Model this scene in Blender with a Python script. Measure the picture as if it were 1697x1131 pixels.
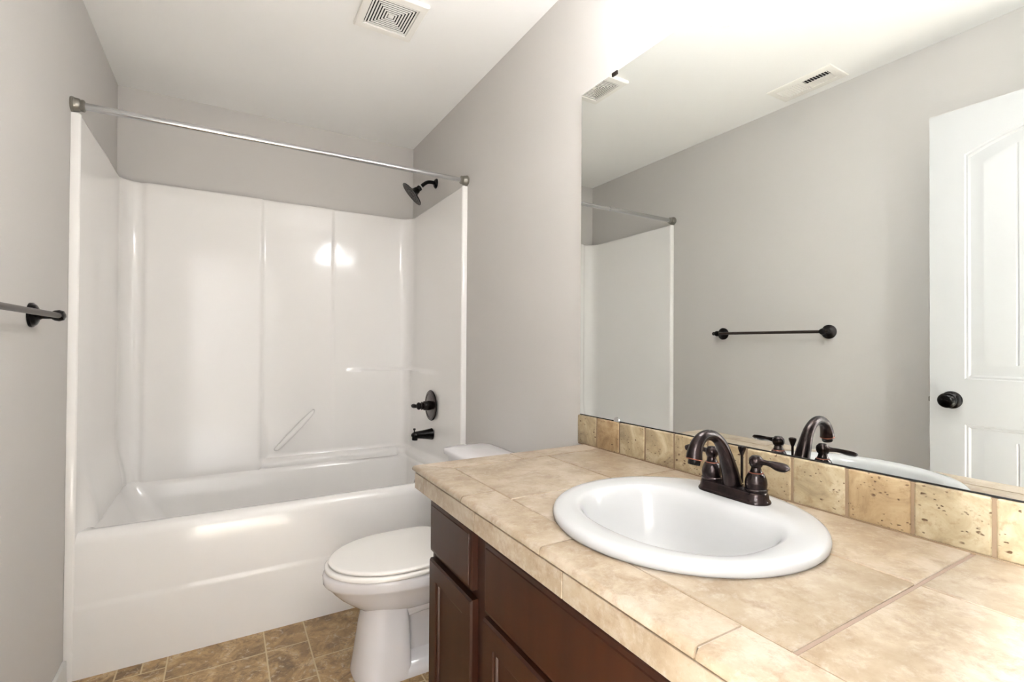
import bpy, bmesh, math, random
from mathutils import Vector, Matrix
import numpy as np
for o in list(bpy.data.objects): bpy.data.objects.remove(o)
PI = math.pi
SC = bpy.context.scene
COL = SC.collection

# ------------------------------------------------------------------ camera
F, YAW, PITCH, ROLL = 806.58, 0.5329, 0.0090, 0.0064
CAM = Vector((-1.0527, -3.0737, 1.1791))
cd = bpy.data.cameras.new('camera')
cd.sensor_fit = 'HORIZONTAL'; cd.sensor_width = 36.0; cd.lens = 36.0 * F / 1697.0
cd.clip_start = 0.01
cam = bpy.data.objects.new('camera', cd); COL.objects.link(cam)
d = Vector((math.sin(YAW) * math.cos(PITCH), math.cos(YAW) * math.cos(PITCH), math.sin(PITCH)))
r = Vector((math.cos(YAW), -math.sin(YAW), 0)); u = r.cross(d)
r2 = r * math.cos(ROLL) + u * math.sin(ROLL); u2 = -r * math.sin(ROLL) + u * math.cos(ROLL)
M = Matrix.Identity(4)
for i in range(3):
    M[i][0] = r2[i]; M[i][1] = u2[i]; M[i][2] = -d[i]; M[i][3] = CAM[i]
cam.matrix_world = M
SC.camera = cam

# ------------------------------------------------------------------ exposure, world, light strengths
SC.view_settings.view_transform = 'Standard'
SC.view_settings.look = 'None'
SC.view_settings.gamma = 1.0
SC.view_settings.use_curve_mapping = False
SC.view_settings.exposure = 0.74
BULB_W = 0.3        # watts per vanity bulb
SHADE_E = 45.0       # glow of the glass shades
HALL_FILL_E = 4200.0      # glow of the unseen hall lamp added to fill the room
w = bpy.data.worlds.new('world'); SC.world = w; w.use_nodes = True
w.node_tree.nodes['Background'].inputs[0].default_value = (0.9, 0.95, 1.0, 1)
w.node_tree.nodes['Background'].inputs[1].default_value = 0.3
LAMP_Y = (-2.258, -2.598); LAMP_X = -0.112; RIM_Z = 2.085
def point_light(name, loc, watts, rad, col):
    l = bpy.data.lights.new(name, 'POINT'); l.energy = watts; l.shadow_soft_size = rad; l.color = col
    o = bpy.data.objects.new(name, l); o.location = loc; COL.objects.link(o); return o
for y in LAMP_Y: point_light('vanity_bulb_light', (LAMP_X, y, RIM_Z + 0.012), BULB_W, 0.028, (.965, .975, 1.0))

# ------------------------------------------------------------------ materials
def lin(c): return tuple(((v / 255) / 12.92 if v / 255 <= .04045 else ((v / 255 + .055) / 1.055) ** 2.4) for v in c) + (1,)
class Mat:
    def __init__(s, name, rgb, rough=.5, metal=0, coat=0, spec=.5):
        s.m = bpy.data.materials.new(name); s.m.use_nodes = True
        s.nt = s.m.node_tree; s.b = s.nt.nodes['Principled BSDF']
        s.b.inputs['Base Color'].default_value = lin(rgb); s.b.inputs['Roughness'].default_value = rough
        s.b.inputs['Metallic'].default_value = metal; s.b.inputs['Coat Weight'].default_value = coat
        s.b.inputs['Coat Roughness'].default_value = 0.05
        s.b.inputs['Specular IOR Level'].default_value = spec
    def n(s, t, **k):
        x = s.nt.nodes.new(t)
        for a, v in k.items():
            if a in x.inputs: x.inputs[a].default_value = v
            else: setattr(x, a, v)
        return x
    def l(s, a, b): s.nt.links.new(a, b)
    def coord(s, attr=None, spread=9.0, scale=(1, 1, 1)):
        g = s.n('ShaderNodeTexCoord'); mp = s.n('ShaderNodeMapping'); mp.inputs['Scale'].default_value = scale
        s.l(g.outputs['Object'], mp.inputs['Vector'])
        if not attr: return mp.outputs['Vector']
        a = s.n('ShaderNodeAttribute'); a.attribute_name = attr
        v = s.n('ShaderNodeVectorMath', operation='SCALE'); v.inputs['Scale'].default_value = spread
        s.l(a.outputs['Color'], v.inputs[0])
        ad = s.n('ShaderNodeVectorMath', operation='ADD'); s.l(mp.outputs['Vector'], ad.inputs[0]); s.l(v.outputs[0], ad.inputs[1])
        s.attr = a
        return ad.outputs[0]
    def noise(s, vec, scale, detail=4, rough=.55, dist=0):
        n = s.n('ShaderNodeTexNoise'); n.inputs['Scale'].default_value = scale; n.inputs['Detail'].default_value = detail
        n.inputs['Roughness'].default_value = rough; n.inputs['Distortion'].default_value = dist
        s.l(vec, n.inputs['Vector']); return n.outputs['Fac']
    def ramp(s, fac, stops):
        r_ = s.n('ShaderNodeValToRGB'); cr = r_.color_ramp
        while len(cr.elements) < len(stops): cr.elements.new(.5)
        for e, (p, c) in zip(cr.elements, stops):
            e.position = p; e.color = lin(c) if isinstance(c, tuple) else (c, c, c, 1)
        s.l(fac, r_.inputs[0]); return r_.outputs['Color']
    def mix(s, a, b, fac, mode='MIX'):
        m = s.n('ShaderNodeMix', data_type='RGBA', blend_type=mode)
        for sock, val in ((m.inputs['Factor'], fac), (m.inputs['A'], a), (m.inputs['B'], b)):
            if isinstance(val, (int, float)): sock.default_value = val
            elif isinstance(val, tuple): sock.default_value = val
            else: s.l(val, sock)
        return m.outputs['Result']
    def bump(s, h, strength, dist=.001, inv=False):
        b = s.n('ShaderNodeBump'); b.inputs['Strength'].default_value = strength; b.inputs['Distance'].default_value = dist; b.invert = inv
        s.l(h, b.inputs['Height']); s.l(b.outputs[0], s.b.inputs['Normal'])
    def col(s, c): s.l(c, s.b.inputs['Base Color'])
M_ = {}
def wallmat(name, rgb):
    m = Mat(name, rgb, .75, spec=.25); v = m.coord()
    m.bump(m.noise(v, 210, 2, .5), .22, .0015); return m.m
M_['wall'] = wallmat('greige_wall_paint', (205, 201, 197))
M_['ceil'] = wallmat('ceiling_paint', (250, 249, 247))
M_['trim'] = Mat('white_trim_paint', (228, 227, 223), .32).m
M_['door'] = Mat('white_door_paint', (190, 190, 190), .38).m
M_['grille'] = Mat('white_vent_plastic', (243, 240, 234), .45).m
M_['dark'] = Mat('nozzle_and_shade_dark', (20, 18, 16), .9).m  # near-black nozzles; elsewhere it paints in vent shade and the mirror's edge reflection
m = Mat('white_fiberglass', (245, 242, 239), .10, coat=.0)
v = m.coord(); m.bump(m.noise(v, 7, 2, .5), .05, .004); M_['tub'] = m.m
M_['porc'] = Mat('white_porcelain', (184, 184, 184), .12, coat=.0).m
M_['seat'] = Mat('white_seat_plastic', (240, 236, 231), .22, coat=.2).m
M_['toiletp'] = Mat('white_toilet_china', (230, 227, 229), .08, coat=.5).m
m = Mat('oil_rubbed_bronze', (38, 29, 28), .27, metal=.85, coat=.25)
v = m.coord(); m.col(m.ramp(m.noise(v, 40, 3), [(.35, (30, 23, 23)), (.7, (58, 45, 44))])); M_['orb'] = m.m
M_['copper'] = Mat('copper_edge', (140, 84, 66), .38, metal=1).m
M_['black'] = Mat('dark_bronze', (16, 13, 12), .24, metal=.7, coat=.12).m
m = Mat('shower_bronze', (50, 42, 36), .38, metal=.8); M_['orb2'] = m.m
M_['barm'] = Mat('brown_bronze_bar', (62, 54, 49), .36, metal=.8).m
M_['nickel'] = Mat('brushed_nickel_tube', (196, 197, 198), .22, metal=1).m
M_['nickelend'] = Mat('nickel_end_cap', (142, 138, 130), .38, metal=.9).m
M_['chrome'] = Mat('chrome', (215, 215, 215), .08, metal=1).m
M_['tape'] = Mat('white_thread_tape', (225, 225, 222), .6).m
M_['mirror'] = Mat('mirror_silver', (240, 243, 241), 0.0, metal=1).m
M_['glass_edge'] = Mat('mirror_glass_edge', (196, 206, 200), .15, metal=.6).m
m = Mat('espresso_wood', (70, 38, 22), .38, coat=.0, spec=.35)
v = m.coord(scale=(12, 1, 1)); v2 = m.coord(scale=(1, 1, .12))
m.col(m.ramp(m.noise(v2, 26, 4), [(.25, (40, 17, 7)), (.75, (53, 26, 12))])); M_['wood'] = m.m
M_['kick'] = Mat('cabinet_interior_dark', (40, 24, 16), .6).m
# porcelain counter tile
def counter_tile(name, cols, sc=1.0):
    m = Mat(name, cols[1], .36, coat=.12); v = m.coord('tone', 9)
    big = m.noise(v, 8 * sc, 7, .65, .15); fine = m.noise(v, 46 * sc, 8, .75, .2); vein = m.noise(v, 21 * sc, 10, .78, .35)
    c = m.ramp(big, [(.36, cols[0]), (.5, cols[1]), (.64, cols[2])])
    c = m.mix(c, lin(cols[3]), m.ramp(vein, [(.50, 0.0), (.66, .7)]))
    c = m.mix(c, lin(cols[4]), m.ramp(fine, [(.5, 0.0), (.68, .55)]))
    tn = m.n('ShaderNodeSeparateColor'); m.l(m.attr.outputs['Color'], tn.inputs[0])
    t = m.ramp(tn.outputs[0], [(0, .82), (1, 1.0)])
    m.col(m.mix(c, t, 1.0, 'MULTIPLY')); m.bump(fine, .12, .0006); return m.m
M_['ctile'] = counter_tile('travertine_look_counter_tile', [(150, 131, 108), (168, 151, 129), (183, 169, 152), (134, 110, 86), (192, 181, 168)])
M_['grout'] = Mat('counter_grout', (180, 164, 152), .85).m
M_['joint'] = Mat('brown_counter_joint', (142, 122, 108), .85).m
M_['grout_dark'] = Mat('brown_grout', (134, 113, 90), .9).m
# tumbled travertine
m = Mat('tumbled_travertine', (205, 180, 140), .55); v = m.coord('tone', 7)
big = m.noise(v, 14, 6, .65, 1.0); fine = m.noise(v, 70, 6, .7)
tn = m.n('ShaderNodeSeparateColor'); m.l(m.attr.outputs['Color'], tn.inputs[0])
cA = m.ramp(big, [(.34, (138, 124, 99)), (.5, (168, 152, 122)), (.66, (186, 173, 146))])
cB = m.ramp(big, [(.34, (130, 103, 70)), (.5, (156, 129, 93)), (.66, (174, 151, 115))])
c = m.mix(cA, cB, tn.outputs[1])
c = m.mix(c, lin((132, 106, 72)), m.ramp(fine, [(.54, 0.0), (.7, .6)]))
vs = m.coord('tone', 7, (1, 1, 1.7))
wv = m.n('ShaderNodeMix', data_type='RGBA', blend_type='ADD'); wn = m.n('ShaderNodeTexNoise'); wn.inputs['Scale'].default_value = 60
m.l(vs, wn.inputs['Vector']); wv.inputs['Factor'].default_value = .012; m.l(vs, wv.inputs['A']); m.l(wn.outputs['Color'], wv.inputs['B'])
vo = m.n('ShaderNodeTexVoronoi'); vo.inputs['Scale'].default_value = 95; vo.inputs['Randomness'].default_value = 1; m.l(wv.outputs['Result'], vo.inputs['Vector'])
mask = m.noise(vs, 24, 3, .6)
pit = m.ramp(vo.outputs['Distance'], [(.14, 1.0), (.24, 0.0)]); pm = m.ramp(mask, [(.50, 0.0), (.58, 1.0)])
pits = m.mix(pit, pm, 1.0, 'MULTIPLY')
vo2 = m.n('ShaderNodeTexVoronoi'); vo2.inputs['Scale'].default_value = 38; m.l(wv.outputs['Result'], vo2.inputs['Vector'])
pits2 = m.mix(m.ramp(vo2.outputs['Distance'], [(.10, 1.0), (.17, 0.0)]), m.ramp(m.noise(vs, 15, 2), [(.5, 0.0), (.55, 1.0)]), 1.0, 'MULTIPLY')
pits = m.mix(pits, pits2, 1.0, 'LIGHTEN')
m.col(m.mix(c, lin((92, 66, 40)), pits)); m.bump(pits, .8, .002, True); M_['trav'] = m.m
# floor sheet tiles
m = Mat('slate_look_floor_tile', (160, 130, 92), .42, coat=.1); v = m.coord('tone', 11)
big = m.noise(v, 9, 6, .62, 1.2); fine = m.noise(v, 34, 8, .75, 1.5); f3 = m.noise(v, 20, 5, .6, 2.5)
c = m.ramp(big, [(.34, (118, 92, 62)), (.46, (156, 126, 84)), (.56, (182, 150, 104)), (.68, (204, 178, 138))])
c = m.mix(c, lin((206, 190, 166)), m.ramp(f3, [(.56, 0.0), (.66, .65)]))
c = m.mix(c, lin((104, 78, 52)), m.ramp(fine, [(.5, 0.0), (.64, .7)]))
ridge = m.ramp(m.noise(v, 17, 3, .5, 2.2), [(.485, 0.0), (.5, 1.0), (.515, 0.0)])
c = m.mix(c, lin((92, 70, 48)), m.mix(ridge, m.ramp(big, [(.5, 0.0), (.62, .7)]), 1.0, 'MULTIPLY'))
m.col(c); m.bump(fine, .15, .001); M_['floor'] = m.m
M_['fgrout'] = Mat('floor_grout_line', (202, 184, 146), .6).m
# glowing glass
m = Mat('lit_frosted_glass', (255, 250, 240), .4); m.b.inputs['Emission Color'].default_value = (.965, .975, 1, 1); m.b.inputs['Emission Strength'].default_value = SHADE_E
M_['shade'] = m.m
m = Mat('lit_glass_inside', (200, 198, 194), .4); m.b.inputs['Emission Color'].default_value = (.965, .975, 1, 1); m.b.inputs['Emission Strength'].default_value = SHADE_E * .34
M_['shade_in'] = m.m
m = Mat('lit_bulb', (255, 250, 240), .4); m.b.inputs['Emission Color'].default_value = (.965, .975, 1, 1); m.b.inputs['Emission Strength'].default_value = 14
M_['bulb'] = m.m
m = Mat('lit_hall_fill', (255, 250, 240), .4); m.b.inputs['Emission Color'].default_value = (.90, .95, 1, 1); m.b.inputs['Emission Strength'].default_value = HALL_FILL_E  # emission of the added fill lamp
M_['hall_fill'] = m.m

# ------------------------------------------------------------------ mesh helpers
def merge(dst, src):
    t = bpy.data.meshes.new('t'); src.to_mesh(t); src.free(); dst.from_mesh(t); bpy.data.meshes.remove(t)
def box(bm, lo, hi, bev=0, seg=2, mat=0, tone=None, axes=None):
    b = bmesh.new(); bmesh.ops.create_cube(b, size=1)
    lo = Vector(lo); hi = Vector(hi); c = (lo + hi) / 2; s = hi - lo
    for v in b.verts: v.co = Vector((v.co.x * s.x, v.co.y * s.y, v.co.z * s.z)) + c
    if bev:
        ed = [e for e in b.edges if axes is None or max(range(3), key=lambda i: abs((e.verts[0].co - e.verts[1].co)[i])) in axes]
        bmesh.ops.bevel(b, geom=ed, offset=bev, segments=seg, profile=.5, affect='EDGES', clamp_overlap=True)
    for f in b.faces: f.material_index = mat
    if tone is not None:
        L = b.loops.layers.float_color.new('tone')
        for f in b.faces:
            for lp in f.loops: lp[L] = tone
    merge(bm, b)
def loft(bm, rings, closed=True, cap0=False, cap1=False, mat=0):
    vs = [[bm.verts.new(p) for p in R_] for R_ in rings]; n = len(rings[0])
    for a, b in zip(vs, vs[1:]):
        for i in range(n if closed else n - 1):
            j = (i + 1) % n
            try: bm.faces.new((a[i], a[j], b[j], b[i])).material_index = mat
            except ValueError: pass
    if cap0: bm.faces.new(vs[0][::-1]).material_index = mat
    if cap1: bm.faces.new(vs[-1]).material_index = mat
    return vs
def frame(ax):
    z = Vector(ax).normalized(); x = Vector((0, 0, 1)) if abs(z.z) < .9 else Vector((0, 1, 0))
    x = (x - z * x.dot(z)).normalized(); return x, z.cross(x), z
def lathe(bm, prof, org, ax=(0, 0, 1), n=40, mat=0, cap0=True, cap1=True):
    x, y, z = frame(ax); org = Vector(org)
    rings = [[org + z * h + (x * math.cos(2 * PI * i / n) + y * math.sin(2 * PI * i / n)) * max(rr, 1e-4) for i in range(n)] for rr, h in prof]
    return loft(bm, rings, True, cap0, cap1, mat)
def spline(pts, k=6):
    out = []; P = [Vector(p) for p in pts]; P = [P[0] * 2 - P[1]] + P + [P[-1] * 2 - P[-2]]
    for i in range(1, len(P) - 2):
        for j in range(k):
            t = j / k; a, b, c, e = P[i - 1:i + 3]
            out.append(.5 * ((2 * b) + (c - a) * t + (2 * a - 5 * b + 4 * c - e) * t * t + (3 * b - a - 3 * c + e) * t ** 3))
    out.append(P[-2]); return out
def tube(bm, pts, radii, n=24, k=1, side=None, flat=None, mat=0):
    """swept tube; side: fixed side vector; flat: (side scale) per point list"""
    if k > 1:
        R4 = [Vector((q[0], q[1], q[2])) for q in pts]
        pts = spline(R4, k)
        rv = spline([Vector((q, (flat[i] if flat else 1), 0)) for i, q in enumerate(radii)], k)
        radii = [q.x for q in rv]; flat = [q.y for q in rv]
    else:
        pts = [Vector(q) for q in pts]; flat = flat or [1] * len(pts)
    rings = []; prev = None
    for i, p in enumerate(pts):
        t = (pts[min(i + 1, len(pts) - 1)] - pts[max(i - 1, 0)]).normalized()
        if side is not None: s = Vector(side)
        else: s = prev if prev is not None else frame(t)[0]
        s = (s - t * s.dot(t)).normalized(); prev = s; w_ = t.cross(s)
        rings.append([p + (s * math.cos(2 * PI * j / n) * flat[i] + w_ * math.sin(2 * PI * j / n)) * radii[i] for j in range(n)])
    return loft(bm, rings, True, True, True, mat)
def obj(name, bm, mats, parent=None, smooth=35, recalc=True):
    if recalc: bmesh.ops.recalc_face_normals(bm, faces=bm.faces)
    me = bpy.data.meshes.new(name); bm.to_mesh(me); bm.free()
    for m_ in (mats if isinstance(mats, (list, tuple)) else [mats]): me.materials.append(m_)
    if smooth:
        me.shade_smooth(); me.set_sharp_from_angle(angle=math.radians(smooth))
    o = bpy.data.objects.new(name, me); COL.objects.link(o)
    if parent: o.parent = parent
    return o
ORG = {}
def thing(name, label, cat, loc=(0, 0, 0), group=None):
    o = bpy.data.objects.new(name, None); COL.objects.link(o); o.empty_display_size = .05
    o.location = loc; o['label'] = label; o['category'] = cat
    if group: o['group'] = group
    ORG[o.name] = Vector(loc); return o
def part(name, bm, mats, parent, smooth=35, label=None):
    """bm is in world space; rebase it on the parent's origin"""
    root = parent
    while root.parent: root = root.parent
    bmesh.ops.translate(bm, verts=bm.verts, vec=-ORG[root.name])
    o = obj(name, bm, mats, parent, smooth)
    if label: o['label'] = label
    return o
def struct(name, bm, mats, smooth=None, label=None):
    o = obj(name, bm, mats, None, smooth); o['kind'] = 'structure'
    if label: o['label'] = label
    return o
def B(): return bmesh.new()
def sstep(a, b, x):
    t = min(1, max(0, (x - a) / (b - a))); return t * t * (3 - 2 * t)

# ------------------------------------------------------------------ room shell
W = 1.524; H = 2.462; YF = -3.04
b = B(); box(b, (0, -3.15, 0), (.12, .12, H)); struct('wall_right', b, M_['wall'])
b = B(); box(b, (-W - .12, -3.15, 0), (-W, .12, H)); struct('wall_left', b, M_['wall'])
b = B(); box(b, (-W, 0, 0), (0, .12, H)); struct('wall_back', b, M_['wall'])
DX0, DX1, DZ = -1.372, -0.60, 2.10
b = B(); box(b, (-W, -3.15, 0), (DX0, YF, H)); box(b, (DX1, -3.15, 0), (0, YF, H)); box(b, (DX0, -3.15, DZ), (DX1, YF, H)); struct('wall_front', b, M_['wall'])
b = B(); box(b, (-2.7, -4.62, H), (1.1, .12, H + .1)); struct('ceiling', b, M_['ceil'])
b = B(); box(b, (-2.7, -4.62, 0), (1.1, -4.5, H)); struct('wall_hall', b, wallmat('hall_taupe_paint', (108, 105, 103)))
b = B(); box(b, (-2.82, -4.62, 0), (-2.7, -3.15, H)); struct('wall_hall_left', b, M_['wall'])
b = B(); box(b, (1.1, -4.62, 0), (1.22, -3.15, H)); struct('wall_hall_right', b, M_['wall'])
b = B(); box(b, (-2.7, -3.15, 0), (-W - .12, -3.03, H)); box(b, (.12, -3.15, 0), (1.1, -3.03, H)); struct('wall_hall_front', b, M_['wall'])
# floor: base slab in the joint colour and tile faces a hair above it
random.seed(4)
b = B(); box(b, (-1.75, -3.15, -.1), (.12, .12, -.0006))
L = b.loops.layers.float_color.get('tone') or b.loops.layers.float_color.new('tone')
def ftile(x0, x1, y0, y1):
    g = .0026; T = (random.random(), random.random(), random.random(), 1)
    vs = [b.verts.new(p) for p in ((x0 + g, y0 + g, 0), (x1 - g, y0 + g, 0), (x1 - g, y1 - g, 0), (x0 + g, y1 - g, 0))]
    f = b.faces.new(vs); f.material_index = 1
    for lp in f.loops: lp[L] = T
X = -1.225 - .47
colspec = []
while X < -.1:
    colspec += [(X, X + .32, 'L'), (X + .32, X + .47, 'S')]; X += .47
for x0, x1, k in colspec:
    i = round((x0 - (.32 if k == 'S' else 0) + 1.225) / .47)
    if k == 'L':
        y = (-.99 if i % 2 == 0 else -1.12) + .32 * 3
        while y > -2.9: ftile(x0, x1, y - .32, y); y -= .32
    else:
        y = (-.905 if i % 2 else -.99) + .31 * 3; n = 0
        while y > -2.9:
            if i % 2 and n % 2 == 1: ftile(x0, x0 + .075, y - .155, y); ftile(x0 + .075, x1, y - .155, y); y -= .155
            else: h = .155 if i % 2 else .2325; ftile(x0, x1, y - h, y); y -= h
            n += 1
struct('floor', b, [M_['fgrout'], M_['floor']])
b = B(); box(b, (-2.7, -4.62, -.1), (1.1, -3.15, .004)); struct('floor_hall', b, Mat('hall_carpet', (214, 205, 192), .95).m)
def baseboard(name, lo, hi, ax):
    b = B(); box(b, lo, hi, .004, 2); struct(name, b, M_['trim'], 35)
baseboard('baseboard_left', (-W, YF, 0), (-W + .013, -.842, .083), 1)
baseboard('baseboard_right', (-.013, -1.80, 0), (0, -.842, .083), 1)
b = B(); box(b, (-W + .013, YF, 0), (DX0 - .06, YF + .013, .083), .004, 2); struct('baseboard_front', b, M_['trim'], 35)
# door casing and jamb
b = B()
box(b, (DX0 - .057, YF, 0), (DX0, YF + .012, DZ + .057), .003); box(b, (DX0, YF, DZ), (DX1, YF + .012, DZ + .057), .003)
box(b, (DX1, YF, 0), (DX1 + .057, YF + .012, DZ + .057), .003)
box(b, (DX0, -3.15, 0), (DX0 + .016, YF, DZ)); box(b, (DX1 - .016, -3.15, 0), (DX1, YF, DZ)); box(b, (DX0, -3.15, DZ - .016), (DX1, YF, DZ))
struct('trim_1', b, M_['trim'], 35)

# ------------------------------------------------------------------ door leaf (open, seen in the mirror)
def door():
    X1 = -1.335; X0 = X1 - .035; Y1 = -2.264; Y0 = Y1 - .752; Z0 = .012; Z1 = 2.081; yc = (Y0 + Y1) / 2; hw = (Y1 - Y0) / 2
    NB = 4; pw = hw - .104
    def cols(w_):
        ys = [-w_]
        for q in (-.75, -.5, -.25, 0, .25, .5, .75)[1::2] if False else (-.6, -.2, .2, .6):
            g = q * pw; s_ = w_ / pw; ys += [(g - .005) * s_, g * s_, (g + .005) * s_]
        ys += [-.8 * w_, -.4 * w_, 0, .4 * w_, .8 * w_, w_]; return sorted(ys)
    groove = set()
    def contour(z0, z1, rise, off):
        w_ = pw - off; ys = cols(w_)
        top = [(y, z1 - off * .9 + rise * (1 - (y / w_) ** 2)) for y in ys]
        bot = [(y, z0 + off) for y in ys]
        return top, bot
    bm = B(); loops = []
    for face, sgn in ((X1, 1), (X0, -1)):
        edges = []
        o4 = [bm.verts.new((face, y, z)) for y, z in ((Y0, Z0), (Y1, Z0), (Y1, Z1), (Y0, Z1))]
        edges += [bm.edges.new((o4[i], o4[(i + 1) % 4])) for i in range(4)]
        loops.append(o4)
        for z0, z1, rise in ((1.064, 1.905, .068), (.19, .896, 0)):
            rings = []
            for off, dep in ((0, 0), (.004, .004), (.010, .003), (.016, .008), (.028, .008), (.050, .0035), (.054, .003)):
                top, bot = contour(z0, z1, rise, off)
                pts = bot + top[::-1]
                rings.append([bm.verts.new((face - sgn * dep, yc + y, z)) for y, z in pts])
            n = len(rings[0])
            edges += [bm.edges.new((rings[0][i], rings[0][(i + 1) % n])) for i in range(n)]
            for a_, b_ in zip(rings, rings[1:]):
                for i in range(n): bm.faces.new((a_[i], a_[(i + 1) % n], b_[(i + 1) % n], b_[i]))
            last = rings[-1]; m_ = n // 2
            bots = last[:m_]; tops = last[m_:][::-1]
            w_ = pw - .054; s_ = w_ / pw
            nb = []; nt_ = []
            for i in range(m_):
                yy = bots[i].co.y - yc
                isg = any(abs(yy - q * pw * s_) < 1e-4 for q in (-.6, -.2, .2, .6))
                dx = -sgn * (.004 if isg else 0)
                if isg:
                    nb.append(bm.verts.new(bots[i].co + Vector((dx, 0, .012)))); nt_.append(bm.verts.new(tops[i].co + Vector((dx, 0, -.012))))
                else:
                    nb.append(bm.verts.new(bots[i].co + Vector((0, 0, .012)))); nt_.append(bm.verts.new(tops[i].co + Vector((0, 0, -.012))))
            for i in range(m_ - 1):
                bm.faces.new((bots[i], bots[i + 1], nb[i + 1], nb[i])); bm.faces.new((nb[i], nb[i + 1], nt_[i + 1], nt_[i])); bm.faces.new((nt_[i], nt_[i + 1], tops[i + 1], tops[i]))
        bmesh.ops.triangle_fill(bm, use_beauty=True, use_dissolve=False, edges=edges)
    a_, b_ = loops
    for i in range(4): bm.faces.new((a_[i], a_[(i + 1) % 4], b_[(i + 1) % 4], b_[i]))
    t = thing('door_1', 'white arched panel door standing open, seen in the mirror', 'door', (X0, Y0, 0)); t['kind'] = 'structure'
    part('door_leaf', bm, M_['door'], t, 25)
    ky, kz = -2.330, .983
    for s_ in (1, -1):
        xf = X1 if s_ > 0 else X0
        bm = B(); lathe(bm, [(.033, 0), (.033, .003), (.030, .007), (.018, .010), (.0115, .014), (.0115, .022), (.016, .027), (.025, .035), (.0285, .043), (.0275, .050), (.021, .055), (.008, .058)], (xf, ky, kz), (s_, 0, 0))
        part('door_knob', bm, M_['black'], t, 50, 'dark bronze round knob')
    bm = B(); box(bm, (X0 + .011, Y1 - .002, kz - .012), (X1 - .011, Y1 + .009, kz + .006), .002); part('latch', bm, M_['nickelend'], t, label='metal latch bolt')
    for z in (.25, 1.05, 1.85):
        bm = B(); lathe(bm, [(.006, 0), (.006, .09)], (X0 - .004, Y0 - .003, z - .045), n=16); part('hinge', bm, M_['black'], t)
door()

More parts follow.
